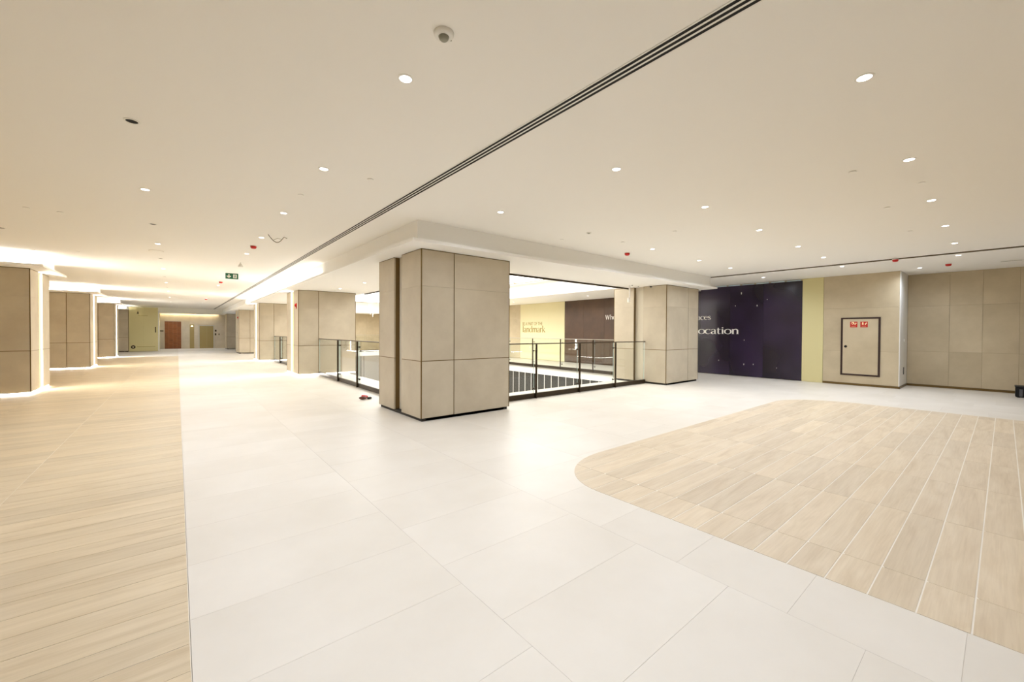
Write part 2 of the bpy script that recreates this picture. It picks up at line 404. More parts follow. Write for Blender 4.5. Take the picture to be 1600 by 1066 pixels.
# storey below, seen through the void
low = struct(boxes('wall_lower', M['lowconc'], None, [(VX1 + .10, VX1 + .2, VY0, VY1 + .2, -4.6, -.30), (VX0, VX1 + .2, VY1 + .1, VY1 + .2, -4.6, -.30),
    (VX0 - .2, VX0 - .1, VY0, VY1 + .2, -4.6, -.30), (VX0 - .2, VX1 + .2, VY0 - .2, VY0 - .1, -4.6, -.30)]), 'grey walls of the storey below', 'wall')
struct(box('floor_lower', M['tile'], None, VX0 - .2, VX1 + .2, VY0 - .2, VY1 + .2, -4.7, -4.6), 'pale floor of the storey below', 'floor')
front = thing('shopfront', 'dark glass shopfront with pale mullions below the far gallery', 'shopfront', (VX1, 15, -4.6))
for k in range(26):
    y = 8.32 + .415 * k
    cbox('pane', M['lowglass'], front, .03, .06, y + .012 - 15, y + .403 - 15, 1.2, 4.30)
    cbox('mullion', M['white'], front, .025, .07, y - .013 - 15, y + .013 - 15, 1.2, 4.30)
front2 = thing('shopfront', 'grey glass shopfront under the far end of the void', 'shopfront', (8.4, VY1, -4.6))
for k in range(5):
    x = -3.6 + 1.45 * k
    cbox('pane', M['lowconc'], front2, x + .02, x + 1.43, .02, .06, 1.2, 4.30)
    cbox('mullion', M['lowglass'], front2, x - .02, x + .02, .0, .07, 1.2, 4.30)

# ------------------------------------------------------------------ columns
def column(label, x0, y0, flip=False, lit=False, slots=True, cap=None, alarm=None):
    """stone-clad column; flip puts the narrow front panel on the right"""
    t = thing('column', label, 'column', (x0, y0, 0), 'stone columns')
    W, D = CW, CD; top = HS - .004 if cap is None else cap
    za, zb = 1.009, 2.262; b = .016; g = .0016
    zs = [(.055, za - .007), (za + .007, zb - .0012), (zb + .0012, top - .012)]
    cbox('core', M['slotback'], t, .11, W - .11, .03, D - .03, .0, top)
    # plinth and the shadow gap it leaves
    pm = M['ledwarm'] if lit else M['plinth']
    cbox('plinth', M['plinth'] if not lit else M['paint'], t, .03, W - .03, .03, D - .03, 0, .054)
    if lit:
        bm = bmesh.new()
        for q in ((.02, W - .02, .018, .029), (.02, W - .02, D - .029, D - .018), (.018, .029, .02, D - .02), (W - .029, W - .018, .02, D - .02)):
            add_box(bm, *q, .012, .042)
        obj('base_light', bm, M['led'], t)
    j = .632 if not flip else W - .632
    for (xa, xb) in ((b, j - .007), (j + .007, W - b)):            # front and back
        for z0, z1 in zs:
            cbox('stone_panel', M['stone'], t, xa + g, xb - g, 0, .03, z0, z1)
            cbox('stone_panel', M['stone'], t, xa + g, xb - g, D - .03, D, z0, z1)
    for sx in (0, 1):                                              # the two flanks with their slots
        xa, xb = (0, .03) if sx == 0 else (W - .03, W)
        for ya, yb in ((b, .757), (1.084, D - b)):
            for z0, z1 in zs:
                cbox('stone_panel', M['stone'], t, xa, xb, ya + g, yb - g, z0, z1)
            cbox('slot_cheek', M['brass'], t, xa + (.03 if sx == 0 else -.08), xb + (.08 if sx == 0 else -.03), *( (yb - .02, yb - g) if ya < .5 else (ya + g, ya + .02)), .055, top)
        if lit and ((sx == 0) == (x0 > 0)):
            cx = .075 if sx == 0 else W - .095
            cbox('slot_light', M['led'], t, cx, cx + .02, .80, 1.04, .06, top - .02)
    bm = bmesh.new()                                               # brass: corners, vertical joints, belt, head
    for x in (0, W - b):
        for y in (0, D - b): add_box(bm, x, x + b, y, y + b, .055, top)
    obj('corner_trim', bm, M['brass'], t)
    bm = bmesh.new()
    for y in (.006, D - .016): add_box(bm, j - .007, j + .007, y, y + .01, .055, top)
    for y in (.006, D - .016): add_box(bm, b, W - b, y, y + .01, za - .007, za + .007)
    for x in (.006, W - .016):
        add_box(bm, x, x + .01, b, .757, za - .007, za + .007); add_box(bm, x, x + .01, 1.084, D - b, za - .007, za + .007)
    obj('brass_joint', bm, M['brass'], t)
    bm = bmesh.new()
    for y in (.004, D - .014): add_box(bm, b, W - b, y, y + .01, top - .012, top)
    for x in (.004, W - .014):
        add_box(bm, x, x + .01, b, .757, top - .012, top); add_box(bm, x, x + .01, 1.084, D - b, top - .012, top)
    obj('head_trim', bm, M['brass'], t)
    return t
column('large beige stone column standing alone at the corner of the void', CX0, COLY[0])
column('beige stone column with a red alarm at the left glass railing', CX0, COLY[1], lit=True)
column('beige stone column third along the right side of the corridor', CX0, COLY[2], lit=True)
column('beige stone column fourth along the right side of the corridor, dark base', CX0, COLY[3])
column('beige stone column nearest the lift lobby on the right', CX0, COLY[4])
column('beige stone column beside the purple hoarding, right end of the glass railing', 10.755, COLY[0], flip=True)
HL = 2.92
LL = ['beige stone column with glowing slot at the left edge of the picture', 'second beige stone column on the left with lit base', 'third beige stone column on the left, glowing edge']
for k, y in enumerate(LFY): column(LL[k], LX - CW, y, flip=True, lit=True, cap=HL)
column('last beige stone column on the left beside the cream hoarding', LX - CW, 38.8 - .02, flip=True, lit=False, cap=HL)
# ledges with hidden light on top of the left columns
for k, y in enumerate(LFY + [38.78]):
    ya, yb = y - .62, y + CD + .12
    t = thing('light_ledge', ['white ledge with cove light above the nearest left column', 'white ledge with cove light above the second left column',
        'white ledge with cove light above the third left column', 'white ledge with cove light above the last left column'][k], 'ledge', (LX, y, HL), 'cove ledges on the left columns')
    y1 = yb - y; y0 = ya - y
    ov = .30 if k < 3 else -.005
    cbox('ledge', M['soffit'], t, -CW - .05, ov, y0, y1, .002, .052)
    cbox('fascia', M['soffit'], t, -CW - .05, ov - .2, y0 + .2, y1 - .15, .052, HC - HL - .002)
    bm = bmesh.new(); add_box(bm, -CW, ov - .14, y0 + .10, y0 + .125, .053, .068); add_box(bm, ov - .13, ov - .105, y0 + .12, y1 - .1, .053, .068)
    obj('cove_light', bm, M['led'], t)
# cove strip on the corridor ledge of the soffit
t = thing('cove_strip', 'bright cove light washing the ceiling above the corridor soffit', 'cove light', (2.83, 11.2, HS + .05))
for k in range(6): cbox('led_segment', M['led'], t, -.012, .012, 2.55 * k, 2.55 * k + 2.53, .001, .014)
# glow along the top of the end wall
tag(box('cove_strip', M['ledwarm'], None, -1.05, 3.05, YE - .16, YE - .13, 2.95, 2.97), 'warm cove light along the top of the lift lobby wall', 'cove light')

# ------------------------------------------------------------------ railings
def railing(label, p0, p1, posts, postmat, railmat, basemat, h=1.25, side=1, clampm=None):
    """glass balustrade from p0 to p1; posts given as distances along it; side = which side the posts stand on"""
    d = Vector((p1[0] - p0[0], p1[1] - p0[1], 0)); Ln = d.length; d.normalize()
    t = thing('glass_railing', label, 'railing', (p0[0], p0[1], 0), 'glass railings around the void')
    t.rotation_euler = (0, 0, math.atan2(d.y, d.x))
    cbox('base_rail', basemat, t, 0, Ln, -.025, .025, 0, .112)
    cbox('handrail', railmat, t, 0, Ln, -.022, .022, h - .022, h)
    prev = 0.012
    for k, s in enumerate(list(posts) + [Ln]):
        a, b = prev + .035, s - .035
        if b - a > .1: 
            gp = cbox('glass_panel', M['glass'], t, a, b, -.006, .006, .118, h - .026)
            for e in (a, b - .004): box('glass_edge', M['glassedge'], gp, e, e + .004, -.0065, .0065, .118, h - .026).location = -gp.location
        prev = s
    for s in posts:
        p = cbox('post', postmat, t, s - .011, s + .011, -.050 * side - .022, -.050 * side + .022, 0, h - .022)
        for z in (.22, 1.08):
            for e in (-.05, .05):
                bm = bmesh.new(); add_lathe(bm, [(.016, -.02), (.018, -.018), (.018, .018), (.016, .02)], 12, 'y')
                add_box(bm, *((0, .04) if e < 0 else (-.04, 0)), -.02 if side < 0 else -.03, .03 if side < 0 else .02, -.006, .006)
                c = obj('clamp', bm, clampm or M['bronze'], p); c.location = (e, .050 * side, z - (h - .022) / 2)
    return t
railing('dark bronze glass railing between the corner column and the right column', (4.988 + .004, 6.82), (10.755 - .004, 6.82), [1.31, 2.795, 4.27], M['bronze'], M['bronze'], M['bronze'], side=1)
railing('dark bronze glass railing running left of the corner column along the corridor', (3.76, 7.936 + .004), (3.76, 14.95 - .004), [1.43, 3.07, 4.76], M['bronze'], M['bronze'], M['bronze'], side=-1)
railing('glass railing between the second and third corridor columns', (3.76, COLY[1] + CD + .004), (3.76, COLY[2] - .004), [1.6, 3.2, 4.8], M['bronze'], M['bronze'], M['bronze'], side=-1)
railing('slim steel glass railing along the far gallery across the void', (VX1 - .06, 8.0), (VX1 - .06, 29.9), [1.74 + 1.665 * k for k in range(12)], M['bronze'], M['steel'], M['bronze'], side=-1, clampm=M['bronze'])
railing('glass railing at the far end of the void', (VX0 + .5, VY1 + .06), (VX1 - .2, VY1 + .06), [1.6, 3.2, 4.8], M['bronze'], M['steel'], M['bronze'])

# ------------------------------------------------------------------ lettering
def ribbon(bm, pts, th=.004, sub=6, closed=False):
    """pen stroke: (x, y, width) points, smoothed, as a thin raised ribbon in the xy plane"""
    P = [Vector(p) for p in pts]; out = []; n = len(P)
    if len(P) > 2:
        rng = range(n if closed else n - 1)
        for i in rng:
            a, b, c, d = (P[(i - 1) % n], P[i], P[(i + 1) % n], P[(i + 2) % n]) if closed else (P[max(i - 1, 0)], P[i], P[i + 1], P[min(i + 2, n - 1)])
            for k in range(sub):
                t = k / sub
                out.append(.5 * (2 * b + (c - a) * t + (2 * a - 5 * b + 4 * c - d) * t * t + (3 * b - a - 3 * c + d) * t ** 3))
        if not closed: out.append(P[-1])
    else: out = P
    n = len(out); L = []
    for i, p in enumerate(out):
        q, r = (out[(i - 1) % n], out[(i + 1) % n]) if closed else (out[max(i - 1, 0)], out[min(i + 1, n - 1)])
        d = Vector((r.x - q.x, r.y - q.y)); d = d.normalized() if d.length else Vector((1, 0)); nn = Vector((-d.y, d.x)) * max(p.z, .004) / 2
        L.append([bm.verts.new((p.x + s * nn.x, p.y + s * nn.y, z)) for s in (1, -1) for z in (0, th)])
    m = n if closed else n - 1
    for i in range(m):
        a, b = L[i], L[(i + 1) % n]
        for q, r in ((0, 1), (1, 3), (3, 2), (2, 0)): bm.faces.new((a[q], a[r], b[r], b[q]))
    if not closed:
        for e in (L[0], L[-1]): bm.faces.new((e[0], e[1], e[3], e[2]))
T_, t_ = .085, .03
def serif(x, y, w=.17): return [(x - w / 2, y, .02), (x + w / 2, y, .02)]
GL = {
 'o': (.54, [('c', [(.27, 0, t_), (.46, .10, .07), (.50, .25, T_), (.46, .40, .07), (.27, .50, t_), (.08, .40, .07), (.04, .25, T_), (.08, .10, .07)])]),
 'c': (.46, [('o', [(.42, .40, .08), (.38, .46, .05), (.27, .50, t_), (.10, .42, .07), (.04, .25, T_), (.10, .08, .07), (.27, .0, t_), (.44, .10, .02)])]),
 'e': (.48, [('o', [(.06, .29, .025), (.42, .29, .025)]), ('o', [(.42, .29, .05), (.40, .42, .05), (.27, .50, t_), (.10, .42, .07), (.04, .25, T_), (.10, .08, .07), (.27, .0, t_), (.44, .10, .02)])]),
 'a': (.46, [('o', [(.06, .40, .07), (.12, .47, .04), (.22, .50, t_), (.33, .44, .07), (.35, .30, T_), (.35, .06, T_), (.40, .01, .04), (.46, .03, .02)]),
             ('o', [(.35, .30, .03), (.18, .25, .04), (.06, .13, T_), (.14, .01, .05), (.26, .03, .03), (.35, .13, .02)])]),
 's': (.38, [('o', [(.32, .40, .04), (.29, .47, .03), (.19, .50, t_), (.07, .42, .06), (.10, .32, .08), (.26, .22, .09), (.33, .12, .07), (.26, .02, .04), (.16, .0, t_), (.05, .05, .03), (.03, .13, .03)])]),
 'n': (.56, [('o', [(.11, 0, T_), (.11, .49, T_)]), ('o', [(.02, .48, .02), (.13, .49, .03)]), ('o', [(.12, .36, .03), (.22, .47, .05), (.33, .49, .06), (.43, .40, T_), (.44, .25, T_), (.44, 0, T_)]), ('o', serif(.11, .01)), ('o', serif(.44, .01))]),
 't': (.34, [('o', [(.14, .66, .02), (.14, .50, T_), (.14, .12, T_), (.19, .01, .05), (.32, .06, .02)]), ('o', [(.02, .49, .025), (.30, .49, .025)])]),
 'i': (.26, [('o', [(.13, 0, T_), (.13, .49, T_)]), ('o', [(.03, .48, .02), (.14, .49, .03)]), ('o', serif(.13, .01)), ('c', [(.13, .62, .05), (.16, .65, .05), (.13, .68, .05), (.10, .65, .05)])]),
 'L': (.56, [('o', [(.14, 0, .09), (.14, .72, .09)]), ('o', serif(.14, .71, .24)), ('o', [(.02, .01, .03), (.44, .015, .035), (.50, .16, .02)])]),
 'l': (.26, [('o', [(.13, 0, T_), (.13, .76, T_)]), ('o', [(.03, .75, .02), (.14, .76, .03)]), ('o', serif(.13, .01))]),
 'd': (.54, [('o', [(.44, .0, T_), (.44, .76, T_)]), ('o', [(.34, .75, .02), (.45, .76, .03)]), ('o', [(.44, .40, .03), (.27, .50, t_), (.09, .42, .07), (.04, .25, T_), (.09, .08, .07), (.25, .0, t_), (.44, .12, .02)])]),
 'h': (.56, [('o', [(.11, 0, T_), (.11, .76, T_)]), ('o', [(.02, .75, .02), (.13, .76, .03)]), ('o', [(.12, .36, .03), (.22, .47, .05), (.33, .49, .06), (.43, .40, T_), (.44, .25, T_), (.44, 0, T_)]), ('o', serif(.11, .01)), ('o', serif(.44, .01))]),
 'm': (.84, [('o', [(.11, 0, T_), (.11, .49, T_)]), ('o', [(.02, .48, .02), (.13, .49, .03)]), ('o', [(.12, .36, .03), (.22, .47, .05), (.32, .49, .06), (.41, .40, T_), (.42, .25, T_), (.42, 0, T_)]),
             ('o', [(.43, .36, .03), (.53, .47, .05), (.62, .49, .06), (.72, .40, T_), (.73, .25, T_), (.73, 0, T_)]), ('o', serif(.11, .01)), ('o', serif(.42, .01)), ('o', serif(.73, .01))]),
 'r': (.38, [('o', [(.11, 0, T_), (.11, .49, T_)]), ('o', [(.02, .48, .02), (.13, .49, .03)]), ('o', [(.12, .34, .03), (.20, .46, .04), (.30, .48, .06), (.35, .44, .08)]), ('o', serif(.11, .01))]),
 'k': (.54, [('o', [(.11, 0, T_), (.11, .76, T_)]), ('o', [(.02, .75, .02), (.13, .76, .03)]), ('o', [(.12, .20, .03), (.44, .49, .03)]), ('o', [(.22, .29, .05), (.48, .0, .09)]), ('o', serif(.11, .01)), ('o', serif(.42, .49, .16)), ('o', serif(.47, .01, .16))]),
 'W': (.95, [('o', [(.08, .72, .09), (.28, .0, .09)]), ('o', [(.28, .0, .03), (.48, .70, .03)]), ('o', [(.46, .72, .09), (.66, .0, .09)]), ('o', [(.66, .0, .03), (.86, .71, .03)]), ('o', serif(.08, .71, .22)), ('o', serif(.86, .71, .18))]),
}
def word(name, txt, m, parent, origin, size, width=None, bold=1.3):
    """serif lettering on a plane of constant x, read from the -x side (local x runs to -y)"""
    bm = bmesh.new(); x = 0
    for ch in txt:
        adv, st = GL[ch]; b2 = bmesh.new()
        for kind, pts in st: ribbon(b2, [(a, b, c * bold) for a, b, c in pts], closed=(kind == 'c'))
        bmesh.ops.translate(b2, verts=b2.verts[:], vec=(x, 0, 0))
        me = bpy.data.meshes.new('tmp'); b2.to_mesh(me); b2.free(); bm.from_mesh(me); bpy.data.meshes.remove(me)
        x += adv
    k = (width / x) if width else size
    for v in bm.verts: v.co = Vector((-v.co.z, -v.co.x * k, v.co.y * size))
    o = obj(name, bm, m, parent); o.location = origin
    return o
def text_mesh(txt, size):
    cu = bpy.data.curves.new('tmp', 'FONT'); cu.body = txt; cu.size = size; cu.extrude = .002
    o = bpy.data.objects.new('tmp', cu); C.objects.link(o)
    bpy.context.view_layer.update()
    dg = bpy.context.evaluated_depsgraph_get(); me = bpy.data.meshes.new_from_object(o.evaluated_get(dg))
    bpy.data.objects.remove(o); bpy.data.curves.remove(cu); return me

# ------------------------------------------------------------------ hoardings
hp = thing('hoarding', 'dark purple hoarding with white serif lettering beside the right column', 'hoarding', (WX, 4.066, 0))
hts = HC - .08
for k, (a, b) in enumerate([(0, 1.10), (1.10, 2.17), (2.17, 3.22), (3.22, 5.2)]):
    cbox('board', M['purple'], hp, 0, .05, a + .0015, b - .0015, .015, hts if b < 3.3 else HF - .004)
boxes('lit_gap', mat('pale_blue_gap_light', (196, 214, 222), .6), hp, [(.001, .03, (.05 + .45 * k), (.05 + .45 * k + .38), hts, hts + .03 + .006 * (k % 3)) for k in range(7)])  # pale blue colour stands in for the lit gap above the boards
word('lettering', 'Location', M['white'], hp, (-.001, 7.62 - 4.066, 1.475), .34, 1.70)
word('lettering', 'aces', M['white'], hp, (-.001, 7.43 - 4.066, 2.0), .26, .53)
bm = bmesh.new()
for y, z, r in ((5.85 - 4.066, 2.86, .03), (5.05 - 4.066, 2.62, .012), (6.05 - 4.066, 2.45, .014), (5.35 - 4.066, 2.42, .02), (4.75 - 4.066, .35, .012), (5.45 - 4.066, .42, .016), (6.6 - 4.066, .5, .014), (5.75 - 4.066, .40, .02), (5.75 - 4.066, 1.25, .012)):
    add_box(bm, -.002, 0, y, y + r * .8, z, z + r * 2.4)
obj('paper_scrap', bm, M['white'], hp)
hb = thing('hoarding', 'purple hoarding with a warm reflection painted brown and the white letters Whe across the void', 'hoarding', (WX, 9.27, 0))
for k in range(4): cbox('board', M['brown'], hb, 0, .05, 1.24 * k + .002, 1.24 * k + 1.237, .015, HF - .004)
word('lettering', 'Whe', M['white'], hb, (-.001, 11.69 - 9.27, 2.10), .28, .56)
hy = thing('hoarding', 'pale yellow hoarding with gold landmark lettering across the void', 'hoarding', (WX, 14.235, 0))
for a, b in ((0, 1.15), (1.15, 2.3), (2.3, 3.455)): cbox('board', M['yellow'], hy, 0, .05, a + .001, b - .001, .012, HF - .004)
word('lettering', 'landmark', M['gold'], hy, (-.001, 17.50 - 14.235, 1.50), .46, 1.86)
me = text_mesh('BE A PART OF THE', .26); me.materials.append(M['gold'])
xs = [v.co.x for v in me.vertices]; kx = 1.62 / (max(xs) - min(xs))
for v in me.vertices: v.co = Vector((-v.co.z, -v.co.x * kx, v.co.y))
o = obj('lettering', me, None, hy); o.location = (-.003, 17.50 - 14.235, 1.885)
tag(cbox('hoarding', M['cream'], None, WX + .0, WX + .05, 3.523, 4.062, 0.002, HC - .032), 'narrow pale yellow hoarding strip between purple boards and stone pier', 'hoarding')
# cream block at the end of the left columns
hc = thing('hoarding', 'cream hoarding box with small emblem near the lift lobby', 'hoarding', (-1.84, 38.9, 0))
cbox('board', M['cream'], hc, -.77, -.005, 0, .05, .004, 3.13); cbox('board', M['cream'], hc, -.003, .77, 0, .05, .004, 3.13)
cbox('side_board', M['cream'], hc, .72, .77, .05, 4.3, .004, 2.86); cbox('core', M['cream'], hc, -.77, .71, .06, 4.2, .004, 2.86)
cbox('edge_post', M['wallwhite'], hc, .77, .84, 0, .06, .004, 2.9)
bm = bmesh.new(); add_lathe(bm, [(.10, -.012), (.12, -.008), (.12, 0)], 24, 'y'); o = obj('round_plaque', bm, M['bronze'], hc); o.location = (-.55, 0, .32)
bm = bmesh.new(); add_lathe(bm, [(.045, -.016), (.045, -.012)], 16, 'y'); o2 = obj('plaque_centre', bm, M['yellow'], o)
bm = bmesh.new()
for q in ((-.05, .05, .0, .06), (-.03, .03, .06, .11), (-.015, .015, .11, .19)): add_box(bm, q[0], q[1], -.003, 0, q[2], q[3])
o = obj('emblem', bm, M['bronze'], hc); o.location = (-.30, 0, 2.67)
bm = bmesh.new()
for k in range(9): add_box(bm, -.27 + .055 * k, -.235 + .055 * k, -.003, 0, 2.53, 2.555)
for k in range(13): add_box(bm, -.35 + .075 * k, -.30 + .075 * k, -.003, 0, .32, .36)
obj('fine_print', bm, M['gold'], hc)
cbox('notice', M['bronze'], hc, .60, .66, -.004, 0, 1.35, 1.75)

# ------------------------------------------------------------------ hose cabinet
hose = thing('fire_hose_cabinet', 'stone-faced fire hose cabinet with dark frame and two red signs', 'cabinet', (WX, 2.65, .29))
yw, zh = .44, 1.685
bm = bmesh.new()
for q in ((-yw, yw, 0, .045), (-yw, yw, zh - .045, zh)): add_box(bm, -.02, 0, *q)
for q in ((-yw, -yw + .045), (yw - .045, yw)): add_box(bm, -.02, 0, *q, .045, zh - .045)
obj('frame', bm, mat('cabinet_frame', (46, 22, 14), .4), hose)
dr = cbox('door', M['stonewall'], hose, -.014, 0, -yw + .047, yw - .047, .047, zh - .047)
bm = bmesh.new(); add_lathe(bm, [(.032, -.008), (.036, -.006), (.036, 0)], 20, 'x'); k = obj('lock', bm, M['dark'], dr); k.location = (-.007, yw - .115, .84 - zh / 2)
for n, (yc, kind) in enumerate(((.145, 0), (-.085, 1))):
    s = cbox('sign_plate', M['redsign'], hose, -.017, -.0145, yc - .082, yc + .082, 1.40, 1.565)
    bm = bmesh.new()
    if kind == 0:                      # hose reel and flame
        ribbon(bm, [(-.05, .02, .012), (-.05, .05, .012), (-.015, .06, .03), (.0, .035, .03), (-.02, .01, .02), (-.045, .01, .014)], .001)
    else:                              # extinguisher and flame
        ribbon(bm, [(-.028, -.01, .034), (-.028, .03, .036), (-.028, .055, .014)], .001); ribbon(bm, [(-.045, .064, .012), (-.012, .064, .012)], .001)
    ribbon(bm, [(.035, -.012, .012), (.028, .012, .026), (.055, .036, .020), (.038, .058, .004)], .001)
    for k in range(5): add_box(bm, -.05 + k * .02, -.036 + k * .02, -.055, -.045, 0, .001)
    for v in bm.verts: v.co = Vector((-v.co.z, -v.co.x, v.co.y))
    o = obj('pictogram', bm, mat('sign_ivory', (250, 226, 180), .5), s); o.location = (-.0013, 0, 0)

# ------------------------------------------------------------------ lift lobby
d = struct(thing('door_1', 'tall walnut door at the end of the corridor', 'door', (-.27, YE, 0)))
for k in range(4): cbox('door_plank', M['doorwood'], d, -.52 + .26 * k + .002, -.52 + .26 * k + .258, -.03, .01, .01, 2.24)
boxes('door_frame', M['stone'], d, [(-.57, -.522, -.05, .015, 0, 2.29), (.522, .57, -.05, .015, 0, 2.29), (-.57, .57, -.05, .015, 2.245, 2.29)])
cbox('door_handle', M['bronze'], d, -.46, -.44, -.07, -.03, .95, 1.25)
l = thing('lift', 'steel lift doors in a stone frame at the corridor end', 'lift', (1.925, YE, 0))
for s in (-1, 1): cbox('lift_door', M['lift'], l, min(.003 * s, .47 * s), max(.003 * s, .47 * s), -.01, .01, .01, 1.90)
boxes('lift_frame', M['steel'], l, [(-.54, -.475, -.04, .015, 0, 1.99), (.475, .54, -.04, .015, 0, 1.99), (-.54, .54, -.04, .015, 1.905, 1.99)])
n = thing('display_niche', 'narrow mirrored niche with small light between door and lift', 'niche', (.95, YE, 0))
cbox('back_panel', M['lift'], n, -.145, .145, .0, .015, .02, 2.0)
bm = bmesh.new(); add_lathe(bm, [(.05, .0), (.06, .012), (.06, .03)], 16); o = obj('niche_light', bm, M['lens'], n); o.location = (0, -.05, 1.86)
tag(cbox('call_panel', M['bronze'], None, 2.50, 2.62, YE - .015, YE - .001, 1.42, 1.58), 'dark floor indicator at the top right of the lift', 'panel')
tag(cbox('call_panel', M['bronze'], None, 2.50, 2.60, YE - .015, YE - .001, 1.10, 1.28), 'dark call button panel below the lift indicator', 'panel')
tag(cbox('call_panel', M['dark'], None, 2.76, 2.82, YE - .015, YE - .001, 1.12, 1.26), 'small black plate right of the lift call buttons', 'panel')
tag(cbox('wall_rail', M['bronze'], None, -1.19, -.86, YE - .05, YE - .001, 1.42, 1.50), 'dark horizontal bar beside the walnut door', 'rail')

# ------------------------------------------------------------------ ceiling fixtures
def lens_mesh():
    bm = bmesh.new(); add_lathe(bm, [(.040, -.0032), (.040, -.001)], 24); return mesh('lens', bm, M['lens'])
def ring_mesh(m, r=.054):
    bm = bmesh.new()
    prof = [(r * .74, -.001), (r * .76, -.006), (r, -.005), (r, -.0005)]; n = 28; rings = []
    for rr, z in prof: rings.append([bm.verts.new((rr * math.cos(2 * math.pi * k / n), rr * math.sin(2 * math.pi * k / n), z)) for k in range(n)])
    for a, b in zip(rings, rings[1:]):
        for k in range(n): bm.faces.new((a[k], a[(k + 1) % n], b[(k + 1) % n], b[k]))
    return mesh('ring', bm, m)
LENS, RING = lens_mesh(), ring_mesh(M['white'])
spot = bpy.data.lights.new('downlight_beam', 'SPOT'); spot.energy = DOWN_W; spot.spot_size = math.radians(172); spot.spot_blend = 1.0
spot.shadow_soft_size = .045; spot.color = WARM
spot2 = spot.copy(); spot2.energy = DOWN_W * .38
spot3 = spot.copy(); spot3.energy = DOWN_W * .68
def downlight(label, x, y, z=HC, lamp=spot, group='ceiling downlights'):
    t = thing('downlight', label, 'downlight', (x, y, z), group)
    obj('trim_ring', RING, None, t); obj('lens', LENS, None, t)
    if lamp:
        l = bpy.data.objects.new('beam', lamp); C.objects.link(l); l.parent = t; l.location = (0, 0, -.012)
    return t
ORD = ['first', 'second', 'third', 'fourth', 'fifth', 'sixth', 'seventh', 'eighth', 'ninth', 'tenth', 'last']
for i, y in enumerate([2.655, 4.685, 6.82, 8.87, 10.95, 15.1, 19.3, 23.5, 27.7, 32.0, 36.2]):  # the far lamps of this row are added to brighten the corridor end
    downlight('round downlight, %s from the viewer in the row left of the black slot diffuser, far end added for light' % ORD[i], 1.224, y, lamp=spot if i not in (3,) else spot2)
for i, y in enumerate([6.807, 10.9, 15.2, 19.5, 23.8, 28.1, 32.4, 36.6]):  # the last few here are also added, to lift the far corridor
    downlight('round downlight, %s from the viewer in the row over the oak walkway, far end added for light' % ORD[i], -.30, y)
for y, nm, xs in ((.63, 'nearest the right picture edge', [3.622, 5.66, 7.60, 9.56, 11.5]), (2.66, 'over the far edge of the oak inlay', [3.626, 5.645, 7.6, 9.63, 11.42]), (4.69, 'nearest the soffit of the void', [3.64, 5.49, 7.65, 9.68, 11.43])):
    for i, x in enumerate(xs):
        if y > 4 and i == 1: continue
        downlight('round downlight, %s in the ceiling row %s' % (ORD[i], nm), x, y, lamp=spot2 if y < 1 else (spot3 if x < 4 else spot))
for (x, y), nm in {(13.1, 2.66): 'over the stone pier', (13.1, .66): 'beyond the dark ceiling line at the right edge', (13.88, 4.73): 'in front of the purple hoarding', (14.85, 1.42): 'between the two red detectors at right'}.items():
    downlight('small round downlight beyond the dark ceiling line ' + nm if 'beyond' not in nm else 'small round downlight ' + nm, x, y, HC - .027, spot)
downlight('soffit downlight nearer the corner column above the corridor railing', 4.10, 11.56, HS, spot2)
downlight('soffit downlight nearer the second column above the corridor railing', 4.06, 13.66, HS, spot2)
downlight('soffit downlight above the pale yellow hoarding across the void', 13.6, 16.4, HF, spot2)
downlight('soffit downlight above the hoarding with painted brown reflection across the void', 13.6, 11.4, HF, spot2)
for (x, y), nm in {(-2.3, 4.7): 'left of the picture above the oak walkway, nearer one', (-2.3, 8.93): 'left of the picture above the oak walkway, farther one', (-.3, .6): 'above the viewer over the oak walkway',
                   (1.224, .6): 'directly above the viewer', (1.224, -1.5): 'behind the viewer over the tiles', (5.65, -1.5): 'behind the viewer over the oak inlay', (9.6, -1.5): 'beyond the right picture edge'}.items():
    downlight('added unseen round downlight ' + nm, x, y, lamp=spot2 if y < 0 else spot)  # lamps added out of view so that foreground and ceiling get more light
downlight('added round downlight in the lobby ceiling before the walnut door', -.2, 42.0, 2.87); downlight('added round downlight in the lobby ceiling before the lift', 1.9, 42.0, 2.87)  # both lamps added to brighten the dim lobby
# open holes left for lights
bm = bmesh.new(); add_lathe(bm, [(.043, -.0035), (.043, -.001)], 24); HOLE = mesh('hole', bm, M['dark'])
for (x, y), lb in {(-.286, 4.662): 'open black downlight hole nearest the viewer in the left ceiling', (-.30, 8.93): 'second open black downlight hole in the left ceiling', (-2.326, 10.99): 'open black downlight hole at the left picture edge',
    (-.305, 13.08): 'third open black downlight hole over the oak walkway', (-.31, 17.33): 'fourth open black downlight hole over the oak walkway', (-.31, 21.6): 'farthest open black downlight hole over the oak walkway'}.items():
    t = thing('downlight_hole', lb, 'ceiling hole', (x, y, HC), 'open holes in the left ceiling')
    obj('trim_ring', RING, None, t); obj('opening', HOLE, None, t)
